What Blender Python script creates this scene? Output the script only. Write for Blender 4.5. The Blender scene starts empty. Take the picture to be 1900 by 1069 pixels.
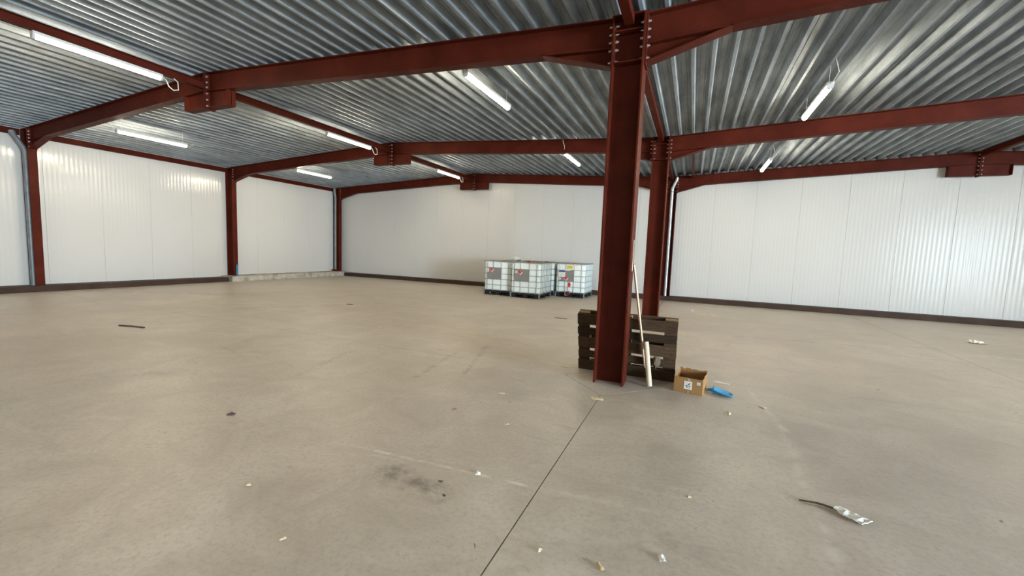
import bpy, bmesh, math, random
from mathutils import Vector, Matrix
random.seed(7)
scene = bpy.context.scene
COL = scene.collection
R = math.radians

# ------------------------------------------------------------------ camera
cam_data = bpy.data.cameras.new('camera')
cam = bpy.data.objects.new('camera', cam_data)
COL.objects.link(cam)
YAW, PITCH, ROLL, FPX = 0.4162, -0.0913, 0.0365, 774.9
fwd = Vector((-math.sin(YAW)*math.cos(PITCH), math.cos(YAW)*math.cos(PITCH), math.sin(PITCH)))
rgt = Vector((math.cos(YAW), math.sin(YAW), 0))
upv = rgt.cross(fwd)
r2 = rgt*math.cos(ROLL) + upv*math.sin(ROLL)
u2 = upv*math.cos(ROLL) - rgt*math.sin(ROLL)
m = Matrix((r2, u2, -fwd)).transposed().to_4x4()
m.translation = Vector((0, 0, 1.56))
cam.matrix_world = m
cam_data.sensor_width = 36.0
cam_data.lens = FPX/1900*36.0
cam_data.shift_x = 10.9/1900
cam_data.shift_y = -0.85/1900
cam_data.clip_start = 0.05
cam_data.clip_end = 300
scene.camera = cam

# ------------------------------------------------------------------ light and exposure
scene.view_settings.view_transform = 'Standard'
scene.view_settings.look = 'None'
scene.view_settings.gamma = 1.0
scene.view_settings.use_curve_mapping = False
scene.view_settings.exposure = 1.18
LAMP_POWER = 54.0          # emission of the lamp diffusers
SKY_POWER = 34.0            # overcast sky outside the loading doors
world = bpy.data.worlds.new('overcast_sky')
scene.world = world
world.use_nodes = True
wn = world.node_tree
bg = wn.nodes['Background']
bg.inputs['Color'].default_value = (0.72, 0.87, 1.0, 1)
bg.inputs['Strength'].default_value = SKY_POWER

def portal(name, loc, rot, sx, sy):
    d = bpy.data.lights.new(name, 'AREA')
    d.shape = 'RECTANGLE'
    d.size, d.size_y = sx, sy
    d.cycles.is_portal = True
    o = bpy.data.objects.new(name, d)
    COL.objects.link(o)
    o.location = loc
    o.rotation_euler = rot
XR = 14.45                 # inner face of the right wall
YF = -5.4                  # inner face of the front wall, behind the camera
DOORS_R = [(-4.4, 1.4)]    # loading door in the right wall (y range)
DOORS_F = []               # no opening in the front wall
DOOR_H = 3.9
for a, b in DOORS_R:
    portal('door_daylight', (XR+0.1, (a+b)/2, DOOR_H/2), (R(90), 0, R(90)), b-a, DOOR_H)
for a, b in DOORS_F:
    portal('door_daylight', ((a+b)/2, YF-0.1, DOOR_H/2), (R(90), 0, 0), b-a, DOOR_H)
scene.cycles.max_bounces = 10
scene.cycles.diffuse_bounces = 6
scene.cycles.glossy_bounces = 4
scene.cycles.sample_clamp_indirect = 8
scene.cycles.caustics_reflective = False
scene.cycles.caustics_refractive = False

# ------------------------------------------------------------------ dimensions (metres)
XL = -15.736               # room-side face of the left columns
XLW = -16.10               # left wall surface
XC = -0.819                # middle column line (valley)
XRG = -8.43                # left ridge
XR2 = 2*XC - XRG           # right ridge
YS = [5.085, 10.285, 15.485]
YW = 15.67                 # back wall surface
ZT, ZB, SL = 4.20, 3.872, 0.0525
CW = 0.175                 # half depth of the columns
ZH = 3.685                 # underside of the knee haunches
HP = 0.155                 # plinth height
def roof_z(x):             # underside of the roof deck = top of the rafters
    d = min(abs(x-XC), abs(x-(XLW+0.18)), abs(x-14.25))
    if x < XC: d = (x-XC) if False else min(XC-x, x-(2*XRG-XC))
    else: d = min(x-XC, (2*XR2-XC)-x)
    return ZT + SL*d

# ------------------------------------------------------------------ helpers
class MB:
    def __init__(s): s.v = []; s.f = []; s.mi = []
    def add(s, vs, fs, mi=0):
        o = len(s.v); s.v += [tuple(v) for v in vs]
        s.f += [tuple(i+o for i in f) for f in fs]; s.mi += [mi]*len(fs); return s
    def box(s, c, d, rot=None, mi=0):
        hx, hy, hz = d[0]/2, d[1]/2, d[2]/2
        vs = [Vector((x, y, z)) for x in (-hx, hx) for y in (-hy, hy) for z in (-hz, hz)]
        if rot is not None: vs = [rot @ v for v in vs]
        vs = [v + Vector(c) for v in vs]
        return s.add(vs, [(0, 1, 3, 2), (4, 6, 7, 5), (0, 4, 5, 1), (2, 3, 7, 6), (0, 2, 6, 4), (1, 5, 7, 3)], mi)
    def rng(s, a, b, mi=0):
        return s.box([(a[i]+b[i])/2 for i in range(3)], [abs(b[i]-a[i]) for i in range(3)], None, mi)
    def prism(s, poly, off, mi=0):       # planar polygon (3d points) extruded by the vector off
        n = len(poly); off = Vector(off); P = [Vector(p) for p in poly]
        vs = P + [p+off for p in P]
        fs = [tuple(range(n))[::-1], tuple(range(n, 2*n))] + [(i, (i+1) % n, n+(i+1) % n, n+i) for i in range(n)]
        return s.add(vs, fs, mi)
    def tube(s, pts, r, n=8, mi=0, cap=True, closed=False):
        pts = [Vector(p) for p in pts]; rings = []; N = len(pts); prev = None
        for i, p in enumerate(pts):
            if closed: t = pts[(i+1) % N]-pts[i-1]
            elif i == 0: t = pts[1]-p
            elif i == N-1: t = p-pts[i-1]
            else: t = (pts[i+1]-p).normalized()+(p-pts[i-1]).normalized()
            t = t.normalized()
            if prev is None:
                a = Vector((0, 0, 1)) if abs(t.z) < 0.9 else Vector((1, 0, 0))
                u = t.cross(a).normalized()
            else:
                u = (prev - t*prev.dot(t)).normalized()
            prev = u; w = t.cross(u); rr = r[i] if isinstance(r, (list, tuple)) else r
            rings.append([p + (u*math.cos(2*math.pi*k/n)+w*math.sin(2*math.pi*k/n))*rr for k in range(n)])
        vs = [v for g in rings for v in g]; fs = []
        for i in range(N if closed else N-1):
            j = (i+1) % N
            for k in range(n):
                fs.append((i*n+k, i*n+(k+1) % n, j*n+(k+1) % n, j*n+k))
        if cap and not closed:
            fs.append(tuple(range(n))[::-1]); fs.append(tuple((N-1)*n+k for k in range(n)))
        return s.add(vs, fs, mi)
    def mesh(s, name, mats, smooth=False, bevel=0):
        me = bpy.data.meshes.new(name)
        me.from_pydata(s.v, [], s.f)
        for mt in (mats if isinstance(mats, (list, tuple)) else [mats]): me.materials.append(mt)
        for p, i in zip(me.polygons, s.mi): p.material_index = i
        bm = bmesh.new(); bm.from_mesh(me)
        if bevel:
            bmesh.ops.bevel(bm, geom=bm.edges[:], offset=bevel, segments=1, affect='EDGES', clamp_overlap=True)
        bmesh.ops.recalc_face_normals(bm, faces=bm.faces[:])
        bm.to_mesh(me); bm.free()
        if smooth:
            for p in me.polygons: p.use_smooth = True
            try: me.set_sharp_from_angle(angle=R(40))
            except Exception: pass
        me.update()
        return me
    def obj(s, name, mats, parent=None, smooth=False, bevel=0, loc=None):
        return link(name, s.mesh(name, mats, smooth, bevel), parent, loc)
def link(name, me, parent=None, loc=None, rot=None):
    o = bpy.data.objects.new(name, me); COL.objects.link(o)
    if parent: o.parent = parent
    if loc is not None: o.location = loc
    if rot is not None: o.rotation_euler = rot
    return o
def tag(o, label=None, cat=None, group=None, kind=None):
    for k, v in (('label', label), ('category', cat), ('group', group), ('kind', kind)):
        if v: o[k] = v
    return o
def thing(name, loc, label, cat, group=None, rz=0):
    return tag(link(name, None, None, loc, (0, 0, rz)), label, cat, group)
def struct(name, loc=(0, 0, 0)):
    return tag(link(name, None, None, loc), kind='structure')
def ibeam_profile(h, b, tf, tw):          # (across, up), up from 0 to h
    w, t = b/2, tw/2
    return [(-w, 0), (w, 0), (w, tf), (t, tf), (t, h-tf), (w, h-tf), (w, h), (-w, h), (-w, h-tf), (-t, h-tf), (-t, tf), (-w, tf)]

# ------------------------------------------------------------------ materials
def mat(name, color=(0.5, 0.5, 0.5), rough=0.5, metal=0.0, spec=0.5):
    mt = bpy.data.materials.new(name); mt.use_nodes = True
    b = mt.node_tree.nodes['Principled BSDF']
    b.inputs['Base Color'].default_value = (*color, 1)
    b.inputs['Roughness'].default_value = rough
    b.inputs['Metallic'].default_value = metal
    b.inputs['Specular IOR Level'].default_value = spec
    return mt
class NT:
    def __init__(s, mt): s.t = mt.node_tree; s.b = s.t.nodes['Principled BSDF']
    def n(s, typ, **kw):
        nd = s.t.nodes.new(typ)
        for k, v in kw.items():
            if k.startswith('i_'):
                key = k[2:]; nd.inputs[int(key) if key.isdigit() else key.replace('_', ' ')].default_value = v
            else: setattr(nd, k, v)
        return nd
    def l(s, a, b): s.t.links.new(a, b)
    def coord(s, scale=(1, 1, 1), world=False):
        if world: o = s.n('ShaderNodeNewGeometry').outputs['Position']
        else: o = s.n('ShaderNodeTexCoord').outputs['Object']
        mp = s.n('ShaderNodeMapping'); mp.inputs['Scale'].default_value = scale
        s.l(o, mp.inputs['Vector']); return mp.outputs['Vector']
    def noise(s, vec, scale, detail=4, rough=0.55, dist=0.0):
        nd = s.n('ShaderNodeTexNoise'); nd.inputs['Scale'].default_value = scale
        nd.inputs['Detail'].default_value = detail; nd.inputs['Roughness'].default_value = rough
        nd.inputs['Distortion'].default_value = dist
        s.l(vec, nd.inputs['Vector']); return nd.outputs['Fac']
    def ramp(s, fac, stops):
        nd = s.n('ShaderNodeValToRGB'); cr = nd.color_ramp
        while len(cr.elements) < len(stops): cr.elements.new(0.5)
        for e, (p, c) in zip(cr.elements, stops):
            e.position = p; e.color = (*c, 1) if len(c) == 3 else c
        s.l(fac, nd.inputs['Fac']); return nd.outputs['Color']
    def mix(s, fac, a, b, mode='MIX'):
        nd = s.n('ShaderNodeMix', data_type='RGBA', blend_type=mode)
        for val, sock in ((fac, nd.inputs[0]), (a, nd.inputs[6]), (b, nd.inputs[7])):
            if hasattr(val, 'is_linked'): s.l(val, sock)
            elif isinstance(val, (int, float)): sock.default_value = val
            else: sock.default_value = (*val, 1)
        return nd.outputs[2]
    def math(s, op, a, b=0.0, c=0.0):
        nd = s.n('ShaderNodeMath', operation=op)
        for k, val in enumerate((a, b, c)):
            if hasattr(val, 'is_linked'): s.l(val, nd.inputs[k])
            else: nd.inputs[k].default_value = val
        return nd.outputs[0]
    def bump(s, h, strength=0.2, dist=0.01):
        nd = s.n('ShaderNodeBump'); nd.inputs['Strength'].default_value = strength
        nd.inputs['Distance'].default_value = dist
        s.l(h, nd.inputs['Height']); s.l(nd.outputs['Normal'], s.b.inputs['Normal'])
    def base(s, c): s.l(c, s.b.inputs['Base Color'])
    def rough(s, c): s.l(c, s.b.inputs['Roughness'])
def g3(v): return (v, v, v)

# primer-painted steel, two batches: the room frames and the lighter right-hand gable beams
def primer(name, col, var=0.25):
    mt = mat(name, col, 0.5, 0.0, 0.07); n = NT(mt)
    v = n.coord(world=True)
    f = n.noise(v, 2.2, 5, 0.6); f2 = n.noise(v, 14, 3, 0.6)
    c = n.ramp(f, [(0.3, tuple(x*(1-var) for x in col)), (0.7, tuple(x*(1+var) for x in col))])
    c = n.mix(n.ramp(f2, [(0.6, g3(0)), (0.8, g3(0.25))]), c, (col[0]*1.5, col[1]*2.0, col[2]*2.2))
    n.base(c); n.rough(n.ramp(f2, [(0.3, g3(0.42)), (0.7, g3(0.6))]))
    n.bump(f2, 0.08, 0.004); return mt
M_RED = primer('red_primer_steel', (0.082, 0.014, 0.007))
M_BOLT = mat('zinc_bolt', (0.62, 0.58, 0.52), 0.4, 0.7)
def wall_mat(name, rough, spec):
    mt = mat(name, (0.63, 0.625, 0.60), rough, 0.0, spec); n = NT(mt)
    n.bump(n.noise(n.coord(world=True), 9, 3, 0.5), 0.05, 0.01); return mt
M_WALL = wall_mat('white_coated_panel', 0.20, 0.13)
M_WALL_GLOSS = wall_mat('white_gloss_panel', 0.13, 0.35)
M_SEAM = mat('panel_joint', (0.5, 0.49, 0.46), 0.6)
M_PLINTH = primer('brown_plinth_paint', (0.062, 0.040, 0.030), 0.2)
M_CURB = mat('pale_concrete_curb', (0.42, 0.40, 0.34), 0.85); n = NT(M_CURB); v = n.coord(world=True)
f = n.noise(v, 3.5, 6, 0.65)
n.base(n.ramp(f, [(0.35, (0.24, 0.22, 0.18)), (0.5, (0.42, 0.39, 0.33)), (0.7, (0.55, 0.52, 0.45))])); n.bump(f, 0.5, 0.02)

M_FLOOR = mat('worn_concrete_floor', (0.36, 0.31, 0.25), 0.5, 0.0, 0.5)
n = NT(M_FLOOR); v = n.coord(world=True)
big = n.noise(v, 0.35, 4, 0.6, 0.6); mid = n.noise(v, 1.7, 10, 0.70, 0.8); fine = n.noise(v, 30, 8, 0.75)
vs_ = n.coord((0.35, 1.3, 1), world=True); streak = n.noise(vs_, 1.9, 10, 0.70, 1.2)
c = n.ramp(big, [(0.32, (0.49, 0.425, 0.345)), (0.5, (0.56, 0.49, 0.405)), (0.68, (0.61, 0.545, 0.46))])
c = n.mix(n.ramp(mid, [(0.36, g3(0.6)), (0.60, g3(0.0))]), c, (0.36, 0.305, 0.24))
c = n.mix(n.ramp(streak, [(0.54, g3(0.0)), (0.70, g3(0.5))]), c, (0.62, 0.565, 0.485))
c = n.mix(n.ramp(streak, [(0.30, g3(0.5)), (0.40, g3(0.0))]), c, (0.30, 0.255, 0.20))
c = n.mix(n.ramp(n.noise(v, 5.5, 9, 0.75, 0.4), [(0.60, g3(0.0)), (0.74, g3(0.5))]), c, (0.66, 0.60, 0.50))
c = n.mix(n.ramp(fine, [(0.34, g3(0.55)), (0.52, g3(0.0))]), c, (0.33, 0.28, 0.225))
# dark spots of spilt grease and a chalky scrape line, both worn into the slab
blot = n.noise(v, 11, 3, 0.5, 0.5)
c = n.mix(n.math('MULTIPLY', n.ramp(blot, [(0.70, g3(0)), (0.75, g3(0.8))]), n.ramp(mid, [(0.5, g3(0)), (0.6, g3(1))])), c, (0.10, 0.085, 0.07))
sep = n.n('ShaderNodeSeparateXYZ'); n.l(v, sep.inputs[0])
def chalk(c, x0, y0, x1, y1, w, col, amt):
    dx, dy = x1-x0, y1-y0; L = math.hypot(dx, dy); dx /= L; dy /= L
    px = n.math('SUBTRACT', sep.outputs[0], x0); py = n.math('SUBTRACT', sep.outputs[1], y0)
    al = n.math('ADD', n.math('MULTIPLY', px, dx), n.math('MULTIPLY', py, dy))
    ac = n.math('ABSOLUTE', n.math('ADD', n.math('MULTIPLY', px, -dy), n.math('MULTIPLY', py, dx)))
    inside = n.math('MULTIPLY', n.math('GREATER_THAN', al, 0.0), n.math('LESS_THAN', al, L))
    near = n.math('SUBTRACT', 1.0, n.math('DIVIDE', n.math('ADD', ac, n.math('MULTIPLY', n.math('SUBTRACT', mid, 0.5), w*2)), w)); near.node.use_clamp = True
    ends = n.math('MULTIPLY', n.math('SUBTRACT', 1.0, n.math('ABSOLUTE', n.math('SUBTRACT', n.math('DIVIDE', al, L/2), 1.0))), 5.0); ends.node.use_clamp = True
    inside = n.math('MULTIPLY', inside, ends)
    k = n.math('MULTIPLY', n.math('MULTIPLY', inside, near), n.ramp(n.noise(v, 7, 4, 0.7), [(0.40, g3(0)), (0.62, g3(amt))]))
    return n.mix(k, c, col)
WH, DK = (0.72, 0.67, 0.57), (0.16, 0.135, 0.11)
c = chalk(c, -2.35, 2.385, -0.78, 2.505, 0.022, WH, 0.9)
c = chalk(c, -0.86, 2.51, 0.05, 2.60, 0.06, WH, 0.45)
c = chalk(c, 0.72, 5.6, 0.89, 4.3, 0.05, WH, 0.55)
c = chalk(c, 0.885, 4.5, 0.80, 3.2, 0.075, WH, 0.45)
c = chalk(c, 0.84, 3.3, 0.74, 1.9, 0.07, WH, 0.45)
c = chalk(c, -1.95, 2.24, -1.25, 2.14, 0.13, DK, 0.85)
c = chalk(c, -0.85, 1.72, -0.2, 1.95, 0.13, WH, 0.5)
c = chalk(c, -0.75, 2.0, 0.1, 2.45, 0.20, WH, 0.35)
c = chalk(c, -2.90, 3.9, -3.15, 5.5, 0.06, DK, 0.55)
c = chalk(c, -2.45, 4.3, -2.95, 6.0, 0.06, DK, 0.5)
c = chalk(c, -4.1, 3.3, -4.5, 4.7, 0.08, DK, 0.5)
c = chalk(c, -5.7, 2.5, -5.1, 2.95, 0.14, DK, 0.35)
c = chalk(c, -14.8, 6.0, -11.0, 8.2, 0.35, DK, 0.4)
c = chalk(c, -9.5, 5.8, -7.4, 9.0, 0.14, DK, 0.35)
c = chalk(c, 3.2, 6.3, 5.6, 6.5, 0.16, DK, 0.35)
c = chalk(c, 0.5, 9.3, 7.5, 10.6, 0.12, DK, 0.4)
c = chalk(c, 2.5, 9.8, 9.0, 10.4, 0.25, WH, 0.5)
n.base(c)
n.rough(n.ramp(mid, [(0.3, g3(0.34)), (0.7, g3(0.52))]))
n.bump(n.math('ADD', n.math('MULTIPLY', fine, 0.25), n.math('ADD', mid, streak)), 0.16, 0.012)
M_DARK = mat('dark_joint_fill', (0.05, 0.045, 0.04), 0.9)

M_DECK = mat('galvanised_deck', (0.50, 0.52, 0.53), 0.42, 0.28, 0.35)
n = NT(M_DECK); v = n.coord((1.0, 0.25, 1.0), world=True)
f = n.noise(v, 5, 5, 0.65); v2 = n.coord(world=True); sp = n.noise(v2, 30, 3, 0.6)
c = n.ramp(f, [(0.3, (0.20, 0.235, 0.26)), (0.55, (0.35, 0.40, 0.44)), (0.75, (0.49, 0.55, 0.595))])
c = n.mix(n.ramp(sp, [(0.58, g3(0)), (0.72, g3(0.35))]), c, (0.15, 0.135, 0.11))
n.base(c); n.rough(n.ramp(f, [(0.3, g3(0.62)), (0.7, g3(0.48))]))
M_ROOF = mat('roof_light_block', (0.2, 0.19, 0.17), 0.9)
M_GREYWALL = mat('white_painted_wall', (0.72, 0.72, 0.70), 0.5)
M_PIPE = mat('grey_plastic_pipe', (0.17, 0.19, 0.20), 0.35); n = NT(M_PIPE)
n.base(n.ramp(n.noise(n.coord(world=True), 6, 4), [(0.3, (0.13, 0.145, 0.155)), (0.7, (0.21, 0.23, 0.245))]))
M_GALV = mat('galvanised_pipe', (0.44, 0.47, 0.49), 0.36, 0.75); n = NT(M_GALV)
n.base(n.ramp(n.noise(n.coord(world=True), 9, 4), [(0.3, (0.36, 0.39, 0.41)), (0.7, (0.52, 0.55, 0.57))]))
M_BODY = mat('lamp_housing', (0.62, 0.62, 0.60), 0.45)
M_CABLE = mat('white_lamp_cable', (0.70, 0.66, 0.56), 0.5)
M_GLOW = mat('lit_diffuser', (0.9, 0.9, 0.85), 0.4)
b = M_GLOW.node_tree.nodes['Principled BSDF']
b.inputs['Emission Color'].default_value = (1.0, 0.87, 0.66, 1)
b.inputs['Emission Strength'].default_value = LAMP_POWER
def plain(name, col, rough=0.6, var=0.15, scale=8, metal=0.0, stretch=(1, 1, 1)):
    mt = mat(name, col, rough, metal); nn = NT(mt); f = nn.noise(nn.coord(stretch), scale, 4, 0.6)
    nn.base(nn.ramp(f, [(0.3, tuple(x*(1-var) for x in col)), (0.7, tuple(min(1, x*(1+var)) for x in col))]))
    nn.b.inputs['Specular IOR Level'].default_value = 0.25
    nn.bump(f, 0.08, 0.004); return mt
M_WOOD_OLD = plain('weathered_pallet_wood', (0.055, 0.032, 0.016), 0.85, 0.5, 14, 0, (0.6, 6, 6))
nn = NT(M_WOOD_OLD); oi = nn.n('ShaderNodeObjectInfo')
bc = nn.b.inputs['Base Color'].links[0].from_socket
nn.base(nn.mix(1.0, bc, nn.ramp(oi.outputs['Random'], [(0.0, g3(0.6)), (1.0, g3(1.5))]), 'MULTIPLY'))
M_WOOD_BLK = plain('pallet_block_wood', (0.26, 0.17, 0.09), 0.85, 0.5, 18, 0, (1, 5, 5))
M_LATH = plain('pale_lath_wood', (0.80, 0.63, 0.44), 0.65, 0.15, 20, 0, (6, 6, 0.6))
M_TUBE = plain('pale_card_tube', (0.66, 0.55, 0.40), 0.6, 0.08, 8)
M_TUBEBAND = plain('tube_band', (0.80, 0.72, 0.58), 0.5, 0.05)
M_BOX = plain('brown_cardboard', (0.33, 0.175, 0.065), 0.8, 0.10, 4)
M_BOXCUT = plain('torn_cardboard_edge', (0.60, 0.43, 0.27), 0.85, 0.1, 20)
M_PAPER = plain('white_sticker', (0.72, 0.71, 0.68), 0.6, 0.04)
M_INK = mat('black_print', (0.05, 0.05, 0.05), 0.6)
M_BLUE = plain('blue_plastic', (0.06, 0.32, 0.56), 0.35, 0.08)
M_BLUE2 = plain('blue_tube', (0.05, 0.20, 0.36), 0.5, 0.2)
M_TANK = plain('translucent_white_plastic', (0.86, 0.92, 0.89), 0.32, 0.03, 3)
NT(M_TANK).b.inputs['Subsurface Weight'].default_value = 0.0
M_CAGE = plain('galvanised_cage_tube', (0.30, 0.34, 0.34), 0.42, 0.15, 10, 0.55)
M_BLACK = plain('black_pallet_plastic', (0.018, 0.019, 0.020), 0.5, 0.3)
M_PLATE = plain('grey_metal_plate', (0.255, 0.245, 0.23), 0.45, 0.08, 10, 0.2)
M_REDST = mat('red_sticker', (0.62, 0.035, 0.02), 0.5)
M_YEL = mat('yellow_sticker', (0.78, 0.58, 0.01), 0.5)
M_NAVY = mat('navy_print', (0.05, 0.06, 0.18), 0.5)
M_BEIGE = mat('beige_sticker', (0.55, 0.52, 0.40), 0.6)
M_RUST = plain('rust_brown_board', (0.30, 0.12, 0.075), 0.75, 0.3)
M_RAG = plain('white_cloth', (0.78, 0.76, 0.70), 0.85, 0.08, 12)
M_STRAP = plain('dark_brown_strap', (0.085, 0.065, 0.05), 0.7, 0.3)
M_TAN = plain('tan_scrap', (0.50, 0.37, 0.21), 0.8, 0.25, 20)
M_PUTTY = plain('dried_putty', (0.66, 0.56, 0.36), 0.85, 0.2, 20)
M_TWIG = plain('dark_wood_splinter', (0.10, 0.065, 0.05), 0.8, 0.3)

# ------------------------------------------------------------------ floor: four slabs and the diamond cut round a column
floor = struct('floor')
G = 0.004; D0 = 0.56; x0, y0 = XC, YS[0]
def slab(poly):
    s = MB(); s.prism([(p[0], p[1], -0.12) for p in poly], (0, 0, 0.12)); s.obj('concrete_slab', M_FLOOR, floor)
XA, XB, YA, YB = -16.6, 17.5, -8.5, 16.2
for sx, sy in ((-1, -1), (1, -1), (-1, 1), (1, 1)):
    ex, ey = (XA if sx < 0 else XB), (YA if sy < 0 else YB)
    xm = ex
    if sx > 0:
        slab([(4.24+G, ey), (ex, ey), (ex, y0+sy*G), (4.24+G, y0+sy*G)]); xm = 4.24-G
    slab([(x0+sx*G, ey), (xm, ey), (xm, y0+sy*G), (x0+sx*(D0+G), y0+sy*G), (x0+sx*G, y0+sy*(D0+G))])
dd = D0-G
slab([(x0-dd, y0), (x0, y0-dd), (x0+dd, y0), (x0, y0+dd)])
s = MB(); s.rng((XA, YA, -0.30), (XB, YB, -0.13)); s.obj('ground_base', M_DARK, floor)

# ------------------------------------------------------------------ walls
def panel_mesh(h, m_):
    W = 1.2; ribs = 12; prof = [(0.0012, 0.006), (0.0032, 0.0)]
    p = W/ribs
    for k in range(ribs):
        a = k*p
        for t in range(6):
            xx = a + p*(t+0.5)/6
            if xx < 0.012 or xx > W-0.012: continue
            prof.append((xx, 0.0022*(0.5-0.5*math.cos(2*math.pi*(t+0.5)/6))))
    prof += [(W-0.0032, 0.0), (W-0.0012, 0.006)]
    s = MB(); N = len(prof)
    vs = [(x, y, 0) for x, y in prof] + [(x, y, h) for x, y in prof] + [(0.003, 0.1, 0), (W-0.003, 0.1, 0), (0.003, 0.1, h), (W-0.003, 0.1, h)]
    fs = [(i, i+1, N+i+1, N+i) for i in range(N-1)]
    a, b_, c_, d_ = 2*N, 2*N+1, 2*N+2, 2*N+3
    fs += [(a, c_, d_, b_), (0, N, c_, a), (N-1, b_, d_, 2*N-1), tuple(range(N, 2*N))+(d_, c_), tuple(reversed(range(N)))+(a, b_)]
    s.add(vs, fs)
    return s.mesh('wall_panel', m_, smooth=True)
PAN = panel_mesh(4.75, M_WALL); PAN_LEFT = panel_mesh(4.75, M_WALL_GLOSS)
wall_back = struct('wall_back'); wall_left = struct('wall_left')
x = 1.745-1.2*15
while x < 14.5:
    link('wall_panel', PAN, wall_back, (x, YW, 0)); x += 1.2
s = MB(); s.rng((XLW-0.3, YW+0.115, 0), (XR+0.6, YW+0.2, 4.75)); s.obj('backing_sheet', M_SEAM, wall_back)
y = 5.37-1.212*9
while y < 15.7:
    o = link('wall_panel', PAN_LEFT, wall_left, (XLW, y, 0), (0, 0, R(90))); o.scale = (1.01, 1, 1); y += 1.212
s = MB(); s.rng((XLW-0.2, YF-0.3, 0), (XLW-0.115, YW+0.2, 4.75)); s.obj('backing_sheet', M_SEAM, wall_left)

def holed_wall(name, axis, pos, thick, lo, hi, holes, h):
    w = struct(name); s = MB(); cur = lo
    def seg(a, b_, z0, z1):
        if axis == 'x': s.rng((pos, a, z0), (pos+thick, b_, z1))
        else: s.rng((a, pos, z0), (b_, pos+thick, z1))
    for a, b_ in holes:
        seg(cur, a, 0, h); seg(a, b_, DOOR_H, h); cur = b_
    seg(cur, hi, 0, h); s.obj('wall_sheet', M_GREYWALL, w)
holed_wall('wall_right', 'x', XR, 0.15, YF-0.1, YW+0.1, DOORS_R, 4.75)
holed_wall('wall_front', 'y', YF-0.15, 0.15, XLW-0.1, XR+0.2, DOORS_F, 4.75)

# plinths and the grey concrete curb
s = MB(); s.rng((XLW-0.02, YF, 0.001), (-15.60, 9.93, HP)); o = s.obj('baseboard_left', M_PLINTH, None, bevel=0.008); tag(o, kind='structure')
s = MB(); s.rng((-15.42, 15.335, 0.001), (XR, YW+0.02, HP)); o = s.obj('baseboard_back', M_PLINTH, None, bevel=0.008); tag(o, kind='structure')
s = MB(); N = 26
top = []; 
for i in range(N+1):
    yy = 9.94 + (15.64-9.94)*i/N; j = random.uniform(-0.012, 0.012)
    top.append((yy, j, random.uniform(-0.01, 0.01)))
vs = []
for yy, j, k in top:
    vs += [(XLW+0.003, yy, 0.001), (XLW+0.003, yy, 0.20+k), (-15.46+j, yy, 0.20+k), (-15.43+j, yy, 0.17+k), (-15.42+j, yy, 0.001)]
fs = []
for i in range(N):
    for k in range(5):
        fs.append((i*5+k, i*5+(k+1) % 5, (i+1)*5+(k+1) % 5, (i+1)*5+k))
fs += [(0, 1, 2, 3, 4), tuple(N*5+k for k in (4, 3, 2, 1, 0))]
s.add(vs, fs); o = s.obj('concrete_curb', M_CURB)
tag(o, 'long low grey concrete curb along the left wall in the far corner', 'curb')

# ------------------------------------------------------------------ roof deck
ceiling = struct('ceiling')
def deck_mesh(L, ny=1):
    P = 0.25; prof = []
    for k in range(3):
        a = k*P
        prof += [(a-0.125, 0.106), (a-0.098, 0.106), (a-0.092, 0.098), (a-0.086, 0.098), (a-0.080, 0.106), (a-0.058, 0.106), (a-0.02, 0.0), (a+0.02, 0.0), (a+0.058, 0.106), (a+0.080, 0.106), (a+0.086, 0.098), (a+0.092, 0.098), (a+0.098, 0.106)]
    prof.append((2*P+0.125, 0.106))
    s = MB(); N = len(prof)
    for y_ in (0, L): s.v += [(x_, y_, z_) for x_, z_ in prof]
    s.f = [(i, i+1, N+i+1, N+i) for i in range(N-1)]; s.mi = [0]*len(s.f)
    return s.mesh('deck_sheet', M_DECK)
DK = deck_mesh(5.21)
bays = [YF-0.1, YS[0]-5.2-0.0, YS[0], YS[1]]
slopes = [(XC, -1, XRG), (XC, 1, XR2), (2*XRG-XC, 1, XRG), (2*XR2-XC, -1, XR2)]
for (xs, sg, xe) in slopes:
    w = abs(xe-xs); cnt = int(round(w/0.75)); stretch = w/(cnt*0.75)
    for k in range(cnt):
        d = (k*0.75+0.125)*stretch
        for i, yb in enumerate(bays):
            yl = 5.2 if i else YS[0]-5.2-(YF-0.1)
            xx = xs+sg*d
            o = link('deck_sheet', DK, ceiling, (xx if sg > 0 else xx-0.5*stretch, yb, 0))
            if sg > 0: o.location.z = ZT+SL*d; o.rotation_euler = (0, -math.atan(SL), 0)
            else: o.location.z = ZT+SL*(d+0.5*stretch); o.rotation_euler = (0, math.atan(SL), 0)
            o.scale = (stretch/math.cos(math.atan(SL))*1.0005, yl/5.2, 1)
s = MB()
pts = [(XLW-0.3, roof_z(-16.0)), (XRG, roof_z(XRG)), (XC, ZT), (XR2, roof_z(XR2)), (XR+0.3, ZT)]
for (xa, za), (xb, zb) in zip(pts[:-1], pts[1:]):
    s.prism([(xa, YF-0.3, za+0.125), (xb, YF-0.3, zb+0.125), (xb, YF-0.3, zb+0.3), (xa, YF-0.3, za+0.3)], (0, YW+0.5-YF, 0))
s.obj('light_block_slab', M_ROOF, ceiling)  # unseen slab added above the deck to keep sky light out

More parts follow.
